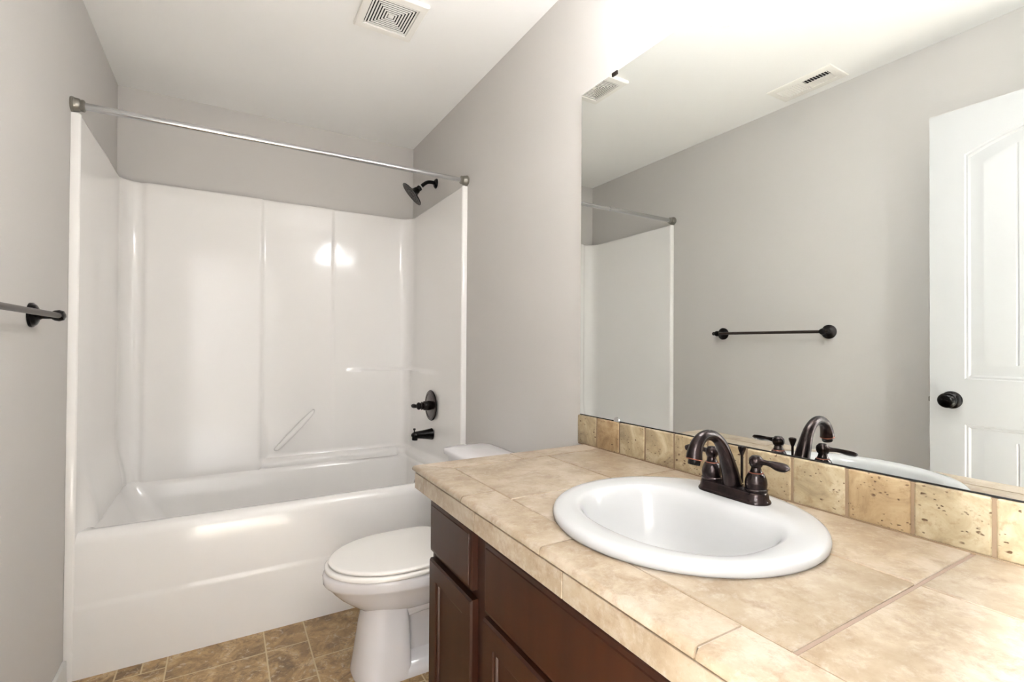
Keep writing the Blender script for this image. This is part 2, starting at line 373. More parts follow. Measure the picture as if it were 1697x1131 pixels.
# ------------------------------------------------------------------ tub and shower surround (one moulded unit)
ST = 1.985; TY = -.8377; RIM = .505
tub = thing('tub_shower_unit', 'glossy white moulded bathtub with tall three-sided shower surround', 'bathtub', (-W / 2, TY / 2, 0))
def surround():
    bm = B()
    xl, xr, yb, yf = -1.496, -.028, -.038, TY + .012
    R = .075
    # plan path from right front to left front, entries (x, y, nx, ny, zone)
    P = []
    def add(x, y, nx, ny, tag, s): P.append((x, y, nx, ny, tag, s))
    n = 26
    for i in range(n): t = i / n; add(xr, yf + (yb - R - yf) * t, -1, 0, 'r', yf + (yb - R - yf) * t)
    for i in range(9):
        a = PI / 2 * i / 8; add(xr - R + R * math.cos(a), yb - R + R * math.sin(a), -math.cos(a), -math.sin(a), 'cr', a)
    m_ = 150
    for i in range(1, m_): x = xr - R + (xl + R - xr + R) * i / m_; add(x, yb, 0, -1, 'b', x)
    for i in range(9):
        a = PI / 2 + PI / 2 * i / 8; add(xl + R + R * math.cos(a), yb - R + R * math.sin(a), -math.cos(a), -math.sin(a), 'cl', a)
    for i in range(1, n + 1): t = i / n; add(xl, yb - R + (yf - yb + R) * t, 1, 0, 'l', yb - R + (yf - yb + R) * t)
    def low_(z): return 1 - sstep(.525, .548, z)
    def off(p, z):
        tag, s = p[4], p[5]; o = 0.0
        if tag == 'b':
            x = s
            # field right of the long vertical ridge is set back; left field and lower belt stand proud
            left = 1 - sstep(-.886, -.874, x)
            low = 1 - sstep(.525, .548, z); lowl = (1 - sstep(RIM - .01, .80, z)) ** 1.5
            right = sstep(-.505, -.493, x)
            k_ = sstep(-.90, -.84, x); base = .010 * left + (.048 * low) * k_ + .040 * lowl * (1 - k_)
            rr = .016 * right * (1 - sstep(1.018, 1.034, z)) * sstep(-.50, -.30, x)
            rib = .0035 * math.exp(-((x + .499) / .005) ** 2) * sstep(1.05, 1.12, z)
            ribl = .003 * math.exp(-((x + .877) / .005) ** 2) * sstep(.56, .6, z)
            o = base + .004 * (1 - right) + rr - rib * 1.0 + ribl
            q_ = (o - .040 * lowl) if x < -1.0 else (o - rr - .030 * low); o = (o - q_) + q_ * sstep(xl + R, xl + R + .03, x) * (1 - sstep(xr - R - .03, xr - R, x))
        elif tag == 'r':
            o = .016 * (1 - sstep(1.018, 1.034, z)) * sstep(-.60, -.20, s) + .030 * low_(z) * sstep(yf, yf + .12, s)
        elif tag == 'cr':
            o = .016 * (1 - sstep(1.018, 1.034, z)) + .030 * low_(z)
        elif tag == 'cl': o = .040 * (1 - sstep(RIM - .01, .80, z)) ** 1.5
        elif tag == 'l': o = .034 * (1 - sstep(RIM - .01, .80, z)) ** 1.5 * sstep(yf, yf + .14, s)
        return o
    zs = [RIM - .012 + i * .0125 for i in range(int((ST - RIM) / .0125) + 2)]
    zs = [z for z in zs if z < ST - .011] + [ST - .010, ST - .005, ST - .0015, ST]
    rings = []
    for z in zs:
        e = 0
        if z > ST - .0101: q = (z - (ST - .010)) / .010; e = -.010 * (1 - math.sqrt(max(0, 1 - q * q)))
        rings.append([(p[0] + p[2] * (off(p, z) + e), p[1] + p[3] * (off(p, z) + e), z) for p in P])
    # top lip back to the walls
    def clampw(x, y): return (min(-.0005, max(-W + .0005, x)), min(-.0005, y))
    top = []
    for p in P:
        tag = p[4]
        if tag == 'r': q = (-.001, p[1])
        elif tag == 'l': q = (-W + .001, p[1])
        elif tag == 'b': q = (p[0], -.001)
        elif tag == 'cr': a = p[5]; q = (min(-.001, xr - R + (R + .06) * math.cos(a)), min(-.001, yb - R + (R + .06) * math.sin(a)))
        else: a = p[5]; q = (max(-W + .001, xl + R + (R + .06) * math.cos(a)), min(-.001, yb - R + (R + .06) * math.sin(a)))
        top.append((q[0], q[1], ST))
    rings.append(top)
    loft(bm, rings, False)
    # front flanges with a rounded front edge, from the floor to the top
    for sx in (1, -1):
        xa = -.001 if sx > 0 else -W + .001; xb = xr if sx > 0 else xl
        prof = [(xa, yf), (xa, TY + .001), (xa + (xb - xa) * .75, TY), (xa + (xb - xa) * .92, TY + .003), (xb, yf - .003), (xb, yf)]
        loft(bm, [[(x, y, z) for x, y in prof] for z in (.0, .3, .6, 1.2, ST - .004)] + [[(xa + (x - xa) * .9, y + .002, ST) for x, y in prof]], True, True, True)
    o = part('surround', bm, M_['tub'], tub, 45); return o
surround()
def rrect(x0, x1, y0, y1, R, z, n=10, fr=None):
    pts = []
    for cx, cy, a0 in ((x1 - R, y1 - R, 0), (x0 + R, y1 - R, PI / 2), (x0 + R, y0 + R, PI), (x1 - R, y0 + R, 3 * PI / 2)):
        for i in range(n): a = a0 + PI / 2 * i / (n - 1); pts.append((cx + R * math.cos(a), cy + R * math.sin(a), z))
    return pts
bm = B()
X0, X1, Yb = -W + .002, -.002, -.002
R_ = []
for z, yf_ in ((0, TY + .003), (.235, TY + .003), (.247, TY + .004), (.254, TY + .0062), (.262, TY + .0068), (.468, TY + .0055), (.484, TY + .008), (.495, TY + .014), (.502, TY + .023)):
    R_.append(rrect(X0, X1, yf_, Yb, .001, z))
R_.append(rrect(X0 + .02, X1 - .02, TY + .036, -.03, .012, .505))
R_.append(rrect(X0 + .035, X1 - .05, TY + .066, -.075, .05, .503))
R_.append(rrect(X0 + .043, X1 - .068, TY + .082, -.092, .065, .494))
R_.append(rrect(X0 + .055, X1 - .078, TY + .092, -.102, .075, .47))
R_.append(rrect(X0 + .10, X1 - .088, TY + .105, -.112, .09, .38))
R_.append(rrect(X0 + .17, X1 - .10, TY + .118, -.124, .10, .26))
R_.append(rrect(X0 + .25, X1 - .12, TY + .135, -.14, .11, .16))
R_.append(rrect(X0 + .31, X1 - .16, TY + .17, -.175, .10, .125))
R_.append(rrect(X0 + .40, X1 - .24, TY + .25, -.25, .08, .115))
loft(bm, R_, True, False, True)
part('tub', bm, M_['tub'], tub, 50)
# moulded grab bar on the back panel
bm = B()
tube(bm, [(-.803, -.030, .585), (-.79, -.064, .600), (-.70, -.075, .695), (-.62, -.064, .778), (-.600, -.030, .798)], [.005, .013, .016, .012, .004], k=6, side=(0, 1, 0), flat=[1, .8, .8, .8, 1])
part('grab_bar', bm, M_['tub'], tub, 60)
bm = B(); lathe(bm, [(.034, 0), (.034, .004), (.028, .009), (.006, .011)], (-.118, -.455, .405), (-1, 0, .15)); part('overflow_cover', bm, M_['orb'], tub, 40, 'dark bronze overflow cover')
bm = B(); lathe(bm, [(.036, 0), (.034, .003), (.02, .004)], (-.36, -.43, .114)); part('drain', bm, M_['orb'], tub)

# ------------------------------------------------------------------ shower fittings
def c_ring(bm, y): pass
SY = -.408
t = thing('shower_fixture', 'dark bronze round shower head on a curved arm above the surround', 'shower head', (0, SY, 2.12))
bm = B(); lathe(bm, [(.029, .0), (.028, .004), (.022, .010), (.012, .014)], (-.0005, SY, 2.12), (-1, 0, 0)); part('flange', bm, M_['black'], t)
bm = B(); tube(bm, [(-.004, SY, 2.121), (-.03, SY, 2.123), (-.055, SY, 2.118), (-.075, SY, 2.104), (-.092, SY, 2.087), (-.10, SY, 2.079)], [.0105] * 6, k=5); part('arm', bm, M_['black'], t)
nd = Vector((-.72, .20, -.68)).normalized(); hc = Vector((-.143, SY, 2.036)); ap = Vector((-.0955, SY, 2.083))
bm = B(); lathe(bm, [(.0125, -.003), (.0125, .003)], (-.0935, SY, 2.0855), nd); part('thread_tape', bm, M_['tape'], t, label='white thread tape')
bm = B(); lathe(bm, [(.011, 0), (.016, .004), (.017, .012), (.015, .018), (.019, .024), (.021, .036), (.024, .042), (.030, .050), (.052, .056), (.072, .062), (.075, .065), (.074, .068), (.066, .068), (.064, .0655), (.042, .0655), (.040, .0675), (.02, .0675), (.018, .0655), (.001, .0655)], ap, nd, 56); hb = part('head', bm, M_['black'], t, 40)
bm = B(); lathe(bm, [(.0655, .0655), (.0655, .0672), (.001, .0676)], ap, nd, 56)
part('spray_face', bm, M_['orb2'], t, 40, 'grey brown spray face')
x_, y_, z_ = frame(nd); bm = B()
for R1, k in ((.018, 8), (.034, 14), (.050, 22)):
    for i in range(k):
        a = 2 * PI * i / k; lathe(bm, [(.0018, 0), (.0012, .002)], ap + nd * .067 + (x_ * math.cos(a) + y_ * math.sin(a)) * R1, nd, 8)
o = part('nozzles', bm, M_['dark'], t)
VY = -.455; xs = -.0285
t = thing('shower_valve', 'dark bronze round valve plate with lever handle on the surround', 'shower valve', (xs, VY, .835))
bm = B(); lathe(bm, [(.086, 0), (.087, .003), (.083, .008), (.070, .010), (.066, .008), (.045, .010), (.030, .012)], (xs - .010, VY, .835), (-1, 0, 0), 64); part('escutcheon', bm, M_['orb'], t, 30)
bm = B(); lathe(bm, [(.026, 0), (.027, .003), (.026, .035), (.023, .04), (.0175, .043), (.022, .047), (.023, .051), (.017, .054), (.016, .057), (.020, .061), (.0215, .067), (.019, .073), (.012, .078), (.006, .080)], (xs - .018, VY, .835), (-1, 0, 0), 40); hd = part('handle', bm, M_['black'], t, 50)
bm = B(); tube(bm, [(xs - .086, VY, .835), (xs - .093, VY + .006, .834), (xs - .098, VY + .022, .833), (xs - .101, VY + .046, .832), (xs - .102, VY + .070, .832)], [.007, .009, .0115, .012, .004], k=5); part('lever', bm, M_['black'], hd, 50)
t = thing('tub_spout', 'dark bronze bathtub spout with diverter pull knob', 'tub spout', (xs, -.465, .675))
bm = B()
tube(bm, [(xs - .009, -.465, .6745), (xs - .016, -.465, .6745), (xs - .05, -.465, .675), (xs - .085, -.465, .676), (xs - .108, -.465, .675), (xs - .120, -.465, .671), (xs - .126, -.465, .667)], [.033, .0315, .026, .0215, .0195, .016, .007], k=5)
lathe(bm, [(.0165, .0), (.0165, .030), (.0155, .032)], (xs - .108, -.465, .680), (-.06, 0, -1)); part('spout_body', bm, M_['black'], t, 45)
bm = B(); lathe(bm, [(.0035, -.003), (.0035, .011), (.0075, .018), (.0075, .022), (.004, .024)], (xs - .112, -.465, .690)); part('diverter_knob', bm, M_['black'], t, 45)
# curtain rod
RY, RZ = -.832, 2.013
t = thing('shower_curtain_rod', 'silver telescoping shower curtain rod spanning the tub opening', 'curtain rod', (-W / 2, RY, RZ))
bm = B(); lathe(bm, [(.0128, .04), (.0128, .56)], (-W, RY, RZ), (1, 0, 0)); part('outer_tube', bm, M_['nickel'], t)
bm = B(); lathe(bm, [(.0112, .0), (.0112, .965)], (-W + .55, RY, RZ), (1, 0, 0)); part('inner_tube', bm, M_['nickel'], t)
for x, s_ in ((-W + .0005, 1), (-.0005, -1)):
    bm = B(); lathe(bm, [(.0255, 0), (.0265, .003), (.0265, .007), (.024, .009), (.0225, .023), (.0195, .026), (.0205, .030), (.0205, .035), (.0165, .038), (.0135, .039)], (x, RY, RZ), (s_, 0, 0), 40); part('end_cap', bm, M_['nickelend'], t, 40)

# ------------------------------------------------------------------ toilet
TC = -1.292
t = thing('toilet', 'white toilet with closed lid between the bathtub and the vanity', 'toilet', (-.38, TC, 0))
def egg(xf, xb, hw, z, n=64, pb=2.6, c=.42, pf=2.0):
    """plan outline: front tip xf (towards -x), back xb, widest at fraction c from the back"""
    xc = xb + (xf - xb) * c; pts = []
    for i in range(n):
        a = 2 * PI * i / n; ca, sa = math.cos(a), math.sin(a)
        if ca >= 0: e = 2 / pf; x = xc + (xf - xc) * abs(ca) ** e; y = hw * math.copysign(abs(sa) ** e, sa)
        else: e = 2 / pb; x = xc - (xc - xb) * abs(ca) ** e; y = hw * math.copysign(abs(sa) ** e, sa)
        if ca >= 0: y = hw * math.copysign(abs(sa) ** (2 / pf), sa)
        pts.append((x, TC + y, z))
    return pts
bm = B()
# pedestal column
loft(bm, [egg(*q, pb=6, pf=2.5) for q in ((-.652, -.46, .112, 0), (-.655, -.46, .114, .012), (-.650, -.46, .110, .03), (-.640, -.462, .103, .10), (-.628, -.465, .096, .18), (-.618, -.468, .090, .225), (-.616, -.468, .091, .25), (-.62, -.46, .10, .30))], True, True, True)
# base foot running back
loft(bm, [egg(*q, pb=5, pf=5) for q in ((-.62, -.10, .112, 0), (-.62, -.10, .113, .012), (-.61, -.105, .108, .028), (-.60, -.11, .085, .045), (-.58, -.12, .06, .06))], True, True, True)
# rear web and trapway bulge
loft(bm, [egg(*q, pb=4, pf=3) for q in ((-.60, -.14, .050, .03), (-.60, -.13, .048, .12), (-.60, -.12, .052, .22), (-.58, -.10, .09, .30), (-.55, -.08, .13, .36))], True, True, True)
for s_ in (1, -1):
    tube(bm, [(-.50, TC + s_ * .035, .22), (-.40, TC + s_ * .058, .245), (-.32, TC + s_ * .062, .235), (-.26, TC + s_ * .060, .17), (-.24, TC + s_ * .055, .09), (-.22, TC + s_ * .05, .02)], [.04, .043, .043, .043, .045, .05], k=5)
# bowl
loft(bm, [egg(*q) for q in ((-.60, -.26, .06, .212), (-.625, -.24, .09, .232), (-.657, -.22, .119, .256), (-.695, -.20, .146, .287), (-.722, -.19, .163, .315), (-.738, -.18, .174, .334), (-.746, -.175, .179, .341), (-.752, -.17, .183, .349), (-.754, -.17, .185, .373), (-.751, -.17, .183, .381), (-.743, -.175, .175, .385))], True, True, True)
box(bm, (-.24, TC - .11, .30), (-.05, TC + .11, .392), .02, 3)
bw = part('bowl', bm, M_['toiletp'], t, 50)
bm = B(); loft(bm, [egg(*q, pb=3.2, c=.45) for q in ((-.740, -.30, .181, .386), (-.747, -.296, .187, .390), (-.748, -.295, .188, .398), (-.743, -.298, .184, .4035), (-.734, -.30, .176, .4045))], True, True, True); part('seat_ring', bm, M_['seat'], t, 50)
bm = B(); loft(bm, [egg(*q, pb=4.5, c=.45) for q in ((-.722, -.292, .172, .4065), (-.733, -.286, .182, .409), (-.735, -.285, .184, .415), (-.732, -.287, .181, .4195), (-.724, -.292, .173, .421), (-.65, -.34, .11, .4222), (-.55, -.42, .04, .4226))], True, True, True); ld = part('lid', bm, M_['seat'], t, 50)
for s_ in (1, -1):
    bm = B(); box(bm, (-.292, TC + s_ * .075 - .022, .386), (-.258, TC + s_ * .075 + .022, .416), .006, 3); part('hinge', bm, M_['seat'], t)
bm = B()
def trect(x0, x1, hw, z, R=.03, bow=.012, n=8):
    p = rrect(x0, x1, TC - hw, TC + hw, R, z, n); return [(x - (bow * (1 - ((y - TC) / hw) ** 2) if x < (x0 + x1) / 2 else 0), y, z) for x, y, z in p]
loft(bm, [trect(-.175, -.02, .18, .395), trect(-.19, -.016, .20, .42), trect(-.20, -.012, .212, .55), trect(-.205, -.010, .218, .70)], True, True, True)
part('tank', bm, M_['toiletp'], t, 50)
bm = B()
loft(bm, [trect(-.212, -.006, .226, .700, bow=.016), trect(-.219, -.005, .233, .704, bow=.016), trect(-.221, -.004, .235, .716, bow=.016), trect(-.217, -.006, .231, .727, bow=.016), trect(-.195, -.02, .20, .737, .05), trect(-.16, -.045, .14, .742, .05), trect(-.12, -.09, .05, .7435, .01)], True, True, True)
part('tank_lid', bm, M_['toiletp'], t, 50)
bm = B(); lathe(bm, [(.012, 0), (.012, .01), (.006, .012), (.006, .02)], (-.213, TC + .15, .64), (-1, 0, 0)); tube(bm, [(-.232, TC + .15, .64), (-.236, TC + .11, .634), (-.236, TC + .07, .628)], [.007, .006, .008], n=14, k=4); part('flush_lever', bm, M_['chrome'], t, label='chrome flush lever')
for s_ in (1, -1):
    bm = B(); lathe(bm, [(.012, 0), (.012, .008), (.007, .016), (.002, .018)], (-.32, TC + s_ * .095, .022)); part('bolt_cap', bm, M_['toiletp'], t)

# ------------------------------------------------------------------ vanity cabinet
VL = -1.815; VF = -.556; FX = -.576; VEND = YF + .003
t = thing('vanity_cabinet', 'dark espresso brown wooden vanity cabinet beneath the tiled counter', 'cabinet', (-.28, -2.43, 0))
bm = B(); box(bm, (VF, VL - .018, .10), (-.003, VL, .785), .001); box(bm, (VF, VEND, .10), (-.003, VEND + .018, .785)); box(bm, (VF, VEND + .018, .10), (-.003, VL - .018, .118)); box(bm, (-.010, VEND + .018, .118), (-.003, VL - .018, .785))
for y0, y1 in ((-2.15, -2.088), (-2.782, -2.722)): box(bm, (VF, y0 - .01, .118), (VF + .019, y1 + .01, .785))
for z0, z1 in ((.118, .14), (.60, .635), (.755, .785)): box(bm, (VF + .0005, VEND + .018, z0), (VF + .0185, VL - .018, z1))
part('carcass', bm, M_['wood'], t)
bm = B(); box(bm, (VF + .07, VEND, 0), (-.003, VL - .003, .10)); part('toe_kick', bm, M_['kick'], t)
def slab(y0, y1, z0, z1, name):
    bm = B()
    rings = []
    for off, x in ((0, VF - .0005), (0, FX + .006), (.003, FX + .0035), (.010, FX + .002), (.0115, FX), (.02, FX)):
        rings.append([(x, y0 + off, z0 + off), (x, y1 - off, z0 + off), (x, y1 - off, z1 - off), (x, y0 + off, z1 - off)])
    loft(bm, rings, True, True, True); return part(name, bm, M_['wood'], t, 20)
def shaker(y0, y1, z0, z1, name='door'):
    bm = B(); sw = .046; rings = []
    for off, x in ((0, VF - .0005), (0, FX + .005), (.004, FX), (sw, FX), (sw + .003, FX + .003), (sw + .008, FX + .004), (sw + .010, FX + .009), (sw + .03, FX + .009)):
        rings.append([(x, y0 + off, z0 + off), (x, y1 - off, z0 + off), (x, y1 - off, z1 - off), (x, y0 + off, z1 - off)])
    loft(bm, rings, True, True, True); return part(name, bm, M_['wood'], t, 20)
slab(-2.088, -1.835, .628, .764, 'drawer_front'); shaker(-2.092, -1.836, .13, .609)
slab(-2.722, -2.150, .611, .762, 'false_drawer_front'); shaker(-2.4345, -2.148, .13, .600); shaker(-2.722, -2.4375, .13, .600)
slab(-3.015, -2.782, .628, .764, 'drawer_front'); shaker(-3.015, -2.782, .13, .609)

# ------------------------------------------------------------------ counter top
ZC = .849; CE = -.608; CL = -1.787; G = .0018
random.seed(11)
def tone(a=0.0, b_=1.0): return (random.uniform(a, b_), random.random(), random.random(), 1)
t = thing('tiled_countertop', 'beige stone-look tiled vanity counter with rounded front edge', 'countertop', (-.3, -2.43, .79))
SCX, SCY, SR = -.30, -2.435, .2425
def hole_box(bm, x0, x1, y0, y1, z0, z1, tn):
    """top tile, cut away where the basin drops through (hole a little smaller than the sink rim)"""
    box(bm, (x0 + G, y0 + G, z0), (x1 - G, y1 - G, z1), .0012, 1, tone=tn)
bm = B()
fx = [-.520, -.216, -.001]; fy = [-1.869, -2.171, -2.473, -2.775, VEND]
for i in range(2):
    for j in range(4): hole_box(bm, fx[i], fx[i + 1], fy[j + 1] + (.0013 if j == 2 else 0), fy[j] - (.0013 if j == 3 else 0), ZC - .008, ZC, tone())
def cut_hole(o, R=.215):
    b2 = B(); lathe(b2, [(R, -.2), (R, .2)], (SCX, SCY, ZC), n=64)
    bmesh.ops.recalc_face_normals(b2, faces=b2.faces)
    me = bpy.data.meshes.new('cut'); b2.to_mesh(me); b2.free(); c = bpy.data.objects.new('cut', me); COL.objects.link(c)
    c.location = (0, 0, 0)
    md = o.modifiers.new('hole', 'BOOLEAN'); md.object = c; md.operation = 'DIFFERENCE'; md.solver = 'EXACT'
    bpy.context.view_layer.update()
    dg = bpy.context.evaluated_depsgraph_get(); nm = bpy.data.meshes.new_from_object(o.evaluated_get(dg))
    o.modifiers.clear(); old = o.data; o.data = nm; bpy.data.objects.remove(c); bpy.data.meshes.remove(me)
o = part('field_tiles', bm, M_['ctile'], t, 35); cut_hole(o)
bm = B()
# bullnose cap tiles: profile along the edge
def cap_prof(d0):  # d = distance outward from inner joint; returns (d, z)
    w_ = .0875; p = [(G, ZC - .0125), (G, ZC), (w_ - .010, ZC)]
    for i in range(1, 9): a = PI / 2 * i / 8; p.append((w_ - .010 + .010 * math.sin(a), ZC - .010 + .010 * math.cos(a)))
    p.append((w_ - .0008, ZC - .0125)); return p
def cap_run(fn, segs):
    for a_, b_, ma, mb in segs:
        b2 = B(); pr_ = cap_prof(0)
        rings = [[fn(a_ + (ma * d if ma else 0) + (0 if ma else -G * 0), d, z) for d, z in pr_], [fn(b_ + (mb * d if mb else 0), d, z) for d, z in pr_]]
        loft(b2, rings, True, True, True); L2 = b2.loops.layers.float_color.new('tone'); tn = tone(.2, 1)
        for f in b2.faces:
            for lp in f.loops: lp[L2] = tn
        bmesh.ops.recalc_face_normals(b2, faces=b2.faces); merge(bm, b2)
# front run (along -y), mitred at the far corner; s = y
cap_run(lambda s, d_, z: (-.520 - d_, s, z), [(-1.8705, -2.103 + G, 1, 0), (-2.103 - G, -2.409 + G, 0, 0), (-2.409 - G, -2.715 + G, 0, 0), (-2.715 - G, VEND, 0, 0)])
# far run (along x), s = x
cap_run(lambda s, d_, z: (s, -1.8705 + d_ + .0015, z), [(-.5185, -.300 - G, -1, 0), (-.300 + G, -.001, 0, 0)])
part('bullnose_tiles', bm, M_['ctile'], t, 45)
bm = B()
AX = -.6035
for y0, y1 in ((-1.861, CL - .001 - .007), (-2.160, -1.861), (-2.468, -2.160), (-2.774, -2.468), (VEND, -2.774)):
    box(bm, (AX, y0 + G * .6, .7895), (AX + .009, y1 - G * .6, .8312), .0008, 1, tone=tone(0, .4))  # lower tone range paints the shade on the counter's front edge into the tiles
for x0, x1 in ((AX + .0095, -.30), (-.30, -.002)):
    box(bm, (x0 + G * .6, CL - .018, .787), (x1 - G * .6, CL - .0085, .8312), .0008, 1, tone=tone(0, .4))  # same darkened tones, shade painted in on the end face
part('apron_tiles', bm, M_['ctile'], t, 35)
bm = B(); box(bm, (AX + .004, VEND, .7885), (-.001, CL - .014, ZC - .0022)); 
o = part('grout_bed', bm, M_['grout'], t, 0, 'pinkish tan grout'); cut_hole(o)
bm = B(); box(bm, (-.5185, -2.7775, ZC - .006), (-.001, -2.7725, ZC - .0016)); part('wide_joint', bm, M_['joint'], t, 0, 'wider brown joint between the counter tiles')
bm = B(); box(bm, (AX + .003, VEND, .826), (AX + .02, CL - .0125, .8375)); part('edge_joint', bm, M_['grout_dark'], t, 0, 'brown joint under the rounded edge')
# backsplash
t = thing('tile_backsplash', 'row of pitted tumbled travertine tiles below the mirror', 'backsplash', (0, -2.4, ZC))
bm = B(); y = -1.751; i = 0; random.seed(9)
och = [.15, .95, .1, .15, .2, .45, .25, .1, .75, .05, .2, .5, .5]
while y > VEND + .02:
    y1 = y - (.1005 if i == 0 else .1053); lo_ = max(VEND, y1)
    box(bm, (-.0125, lo_ + .0022, ZC + .001), (-.001, y - .0022, .9445), .0045, 3, tone=(random.random(), och[i % 13], random.random(), 1)); y = y1; i += 1
part('travertine_tiles', bm, M_['trav'], t, 50)
bm = B(); box(bm, (-.0100, VEND, ZC - .001), (-.0005, -1.755, .9435)); box(bm, (-.0135, VEND, ZC - .002), (-.002, -1.76, ZC + .0022)); part('joints', bm, M_['grout_dark'], t, 0, 'brown grout joints')

# ------------------------------------------------------------------ sink
t = thing('sink', 'round white drop-in sink basin set in the tiled counter', 'sink', (SCX, SCY, ZC))
def circ(R, z, n=96): return [(SCX + R * math.cos(2 * PI * i / n), SCY + R * math.sin(2 * PI * i / n), z) for i in range(n)]
BX, BY = -.338, -2.437
def bowl(hf, hb, hy, z, n=96, dx=0.0, pb=2.9):
    out = []
    for i in range(n):
        a = 2 * PI * i / n; c, s_ = math.cos(a), math.sin(a)
        if c >= 0: e = 2 / pb; k = hb
        else: e = 2 / 2.15; k = hf
        out.append((BX + dx + k * math.copysign(abs(c) ** e, c), BY + hy * math.copysign(abs(s_) ** e, s_), z))
    return out
bm = B()
def mixr(a_, b_, f): return [tuple(p * (1 - f) + q * f for p, q in zip(v1, v2)) for v1, v2 in zip(a_, b_)]
c5 = circ(.222, .8690); bo = bowl(.150, .158, .190, .8672)
rg = [circ(.236, .8492), circ(.2405, .8505), circ(.2425, .8545), circ(.2425, .8605), circ(.2402, .8650), circ(.2345, .8680), c5, mixr(c5, bo, .5), bo,
      bowl(.1445, .151, .1845, .8648), bowl(.1395, .145, .180, .8603), bowl(.135, .139, .175, .852), bowl(.129, .132, .168, .838), bowl(.121, .124, .158, .815), bowl(.110, .113, .143, .785, pb=2.6),
      bowl(.095, .098, .12, .757, pb=2.4), bowl(.07, .075, .085, .738, pb=2.2), bowl(.04, .045, .05, .730, pb=2.1), bowl(.02, .02, .02, .728, pb=2)]
loft(bm, rg, True, False, True)
part('basin', bm, M_['porc'], t, 60)
bm = B(); lathe(bm, [(.022, 0), (.021, .003), (.014, .0035), (.012, .006), (.001, .007)], (BX, BY, .7285)); part('drain', bm, M_['orb'], t)
bm = B(); lathe(bm, [(.0085, 0), (.0085, .004), (.0068, .0045), (.0065, .001)], (BX - .1275, BY, .832), (1, 0, .25), 24, cap1=False); part('overflow_ring', bm, M_['black'], t, label='small dark overflow hole')

# ------------------------------------------------------------------ faucet
FXc, FY, FZ = -.131, -2.428, .8672
t = thing('faucet', 'oil-rubbed bronze two-handle faucet on the back of the sink', 'faucet', (FXc, FY, FZ))
def stad(hl, hw, z, n=16):
    pts = []
    for cy, a0 in ((hl - hw, 0), (-(hl - hw), PI)):
        for i in range(n): a = a0 + PI * i / (n - 1); pts.append((FXc + hw * math.cos(a), FY + cy + hw * math.sin(a), z))
    return pts
bm = B(); loft(bm, [stad(.0785, .0285, FZ), stad(.079, .029, FZ + .003), stad(.0775, .0275, FZ + .006), stad(.0755, .0255, FZ + .0075), stad(.0745, .0245, FZ + .016), stad(.0725, .0225, FZ + .0215), stad(.069, .019, FZ + .0235)], True, True, True); part('base_plate', bm, M_['orb'], t, 50)
TZ = FZ + .0225
bm = B()
sp = [(-.131, .882), (-.1345, .897), (-.1405, .917), (-.149, .938), (-.159, .9605), (-.171, .9795), (-.189, .9945), (-.209, 1.0005), (-.229, .9975), (-.2435, .986), (-.251, .971), (-.2535, .957)]
sr = [.0195, .0182, .0165, .0150, .0134, .0120, .0109, .0107, .0114, .0128, .0146, .0160]
tube(bm, [(x, FY, z) for x, z in sp], sr, n=32, k=5, side=(0, 1, 0), flat=[1.05] * 4 + [1] * 8)
sb = part('spout', bm, M_['orb'], t, 50)
dn = Vector((-.0045, 0, -.020)).normalized(); e0 = Vector((sp[-1][0], FY, sp[-1][1]))
bm = B(); lathe(bm, [(.0160, -.001), (.0165, .0), (.0160, .001)], e0, dn); part('copper_edge', bm, M_['copper'], sb, 50, 'copper-coloured worn rim')
bm = B(); lathe(bm, [(.0118, 0), (.0118, .010), (.0108, .0115)], e0 + Vector((.002, 0, 0)), dn); part('aerator', bm, M_['black'], sb)
for s_ in (1, -1):
    hy = FY + s_ * .0515
    bm = B(); lathe(bm, [(.0205, 0), (.0214, .0015), (.0214, .005), (.0195, .0065), (.0203, .010), (.0208, .016), (.0198, .024), (.0172, .031), (.0142, .0365), (.0128, .0375), (.0115, .0385), (.0098, .044), (.0085, .050)], (FXc, hy, TZ), n=40); hb = part('handle', bm, M_['orb'], t, 50)
    bm = B(); lathe(bm, [(.0138, .0364), (.0143, .0373), (.0134, .0382)], (FXc, hy, TZ), n=40); part('copper_edge', bm, M_['copper'], hb, 50, 'copper-coloured worn ring')
    bm = B(); lathe(bm, [(.0085, .047), (.0112, .050), (.0132, .055), (.0138, .060), (.0130, .0645), (.0100, .068), (.0088, .069), (.0083, .0705), (.001, .0715)], (FXc, hy, TZ), n=36)
    tube(bm, [(FXc, hy + s_ * .010, TZ + .060), (FXc, hy + s_ * .022, TZ + .0605), (FXc - .001, hy + s_ * .034, TZ + .0605), (FXc - .002, hy + s_ * .048, TZ + .059), (FXc - .003, hy + s_ * .061, TZ + .0585), (FXc - .003, hy + s_ * .069, TZ + .059)], [.0065, .0055, .0075, .0105, .0095, .003], k=5, n=24, side=(.62, 0, -.78), flat=[1, .8, .5, .38, .4, .6])
    part('lever', bm, M_['orb'], hb, 50)
bm = B(); lathe(bm, [(.0028, .0), (.0028, .058), (.0045, .062), (.0080, .072), (.0082, .077), (.0055, .0785), (.001, .079)], (FXc + .030, FY, TZ + .000), n=24); part('pop_up_rod', bm, M_['orb'], t, 50)

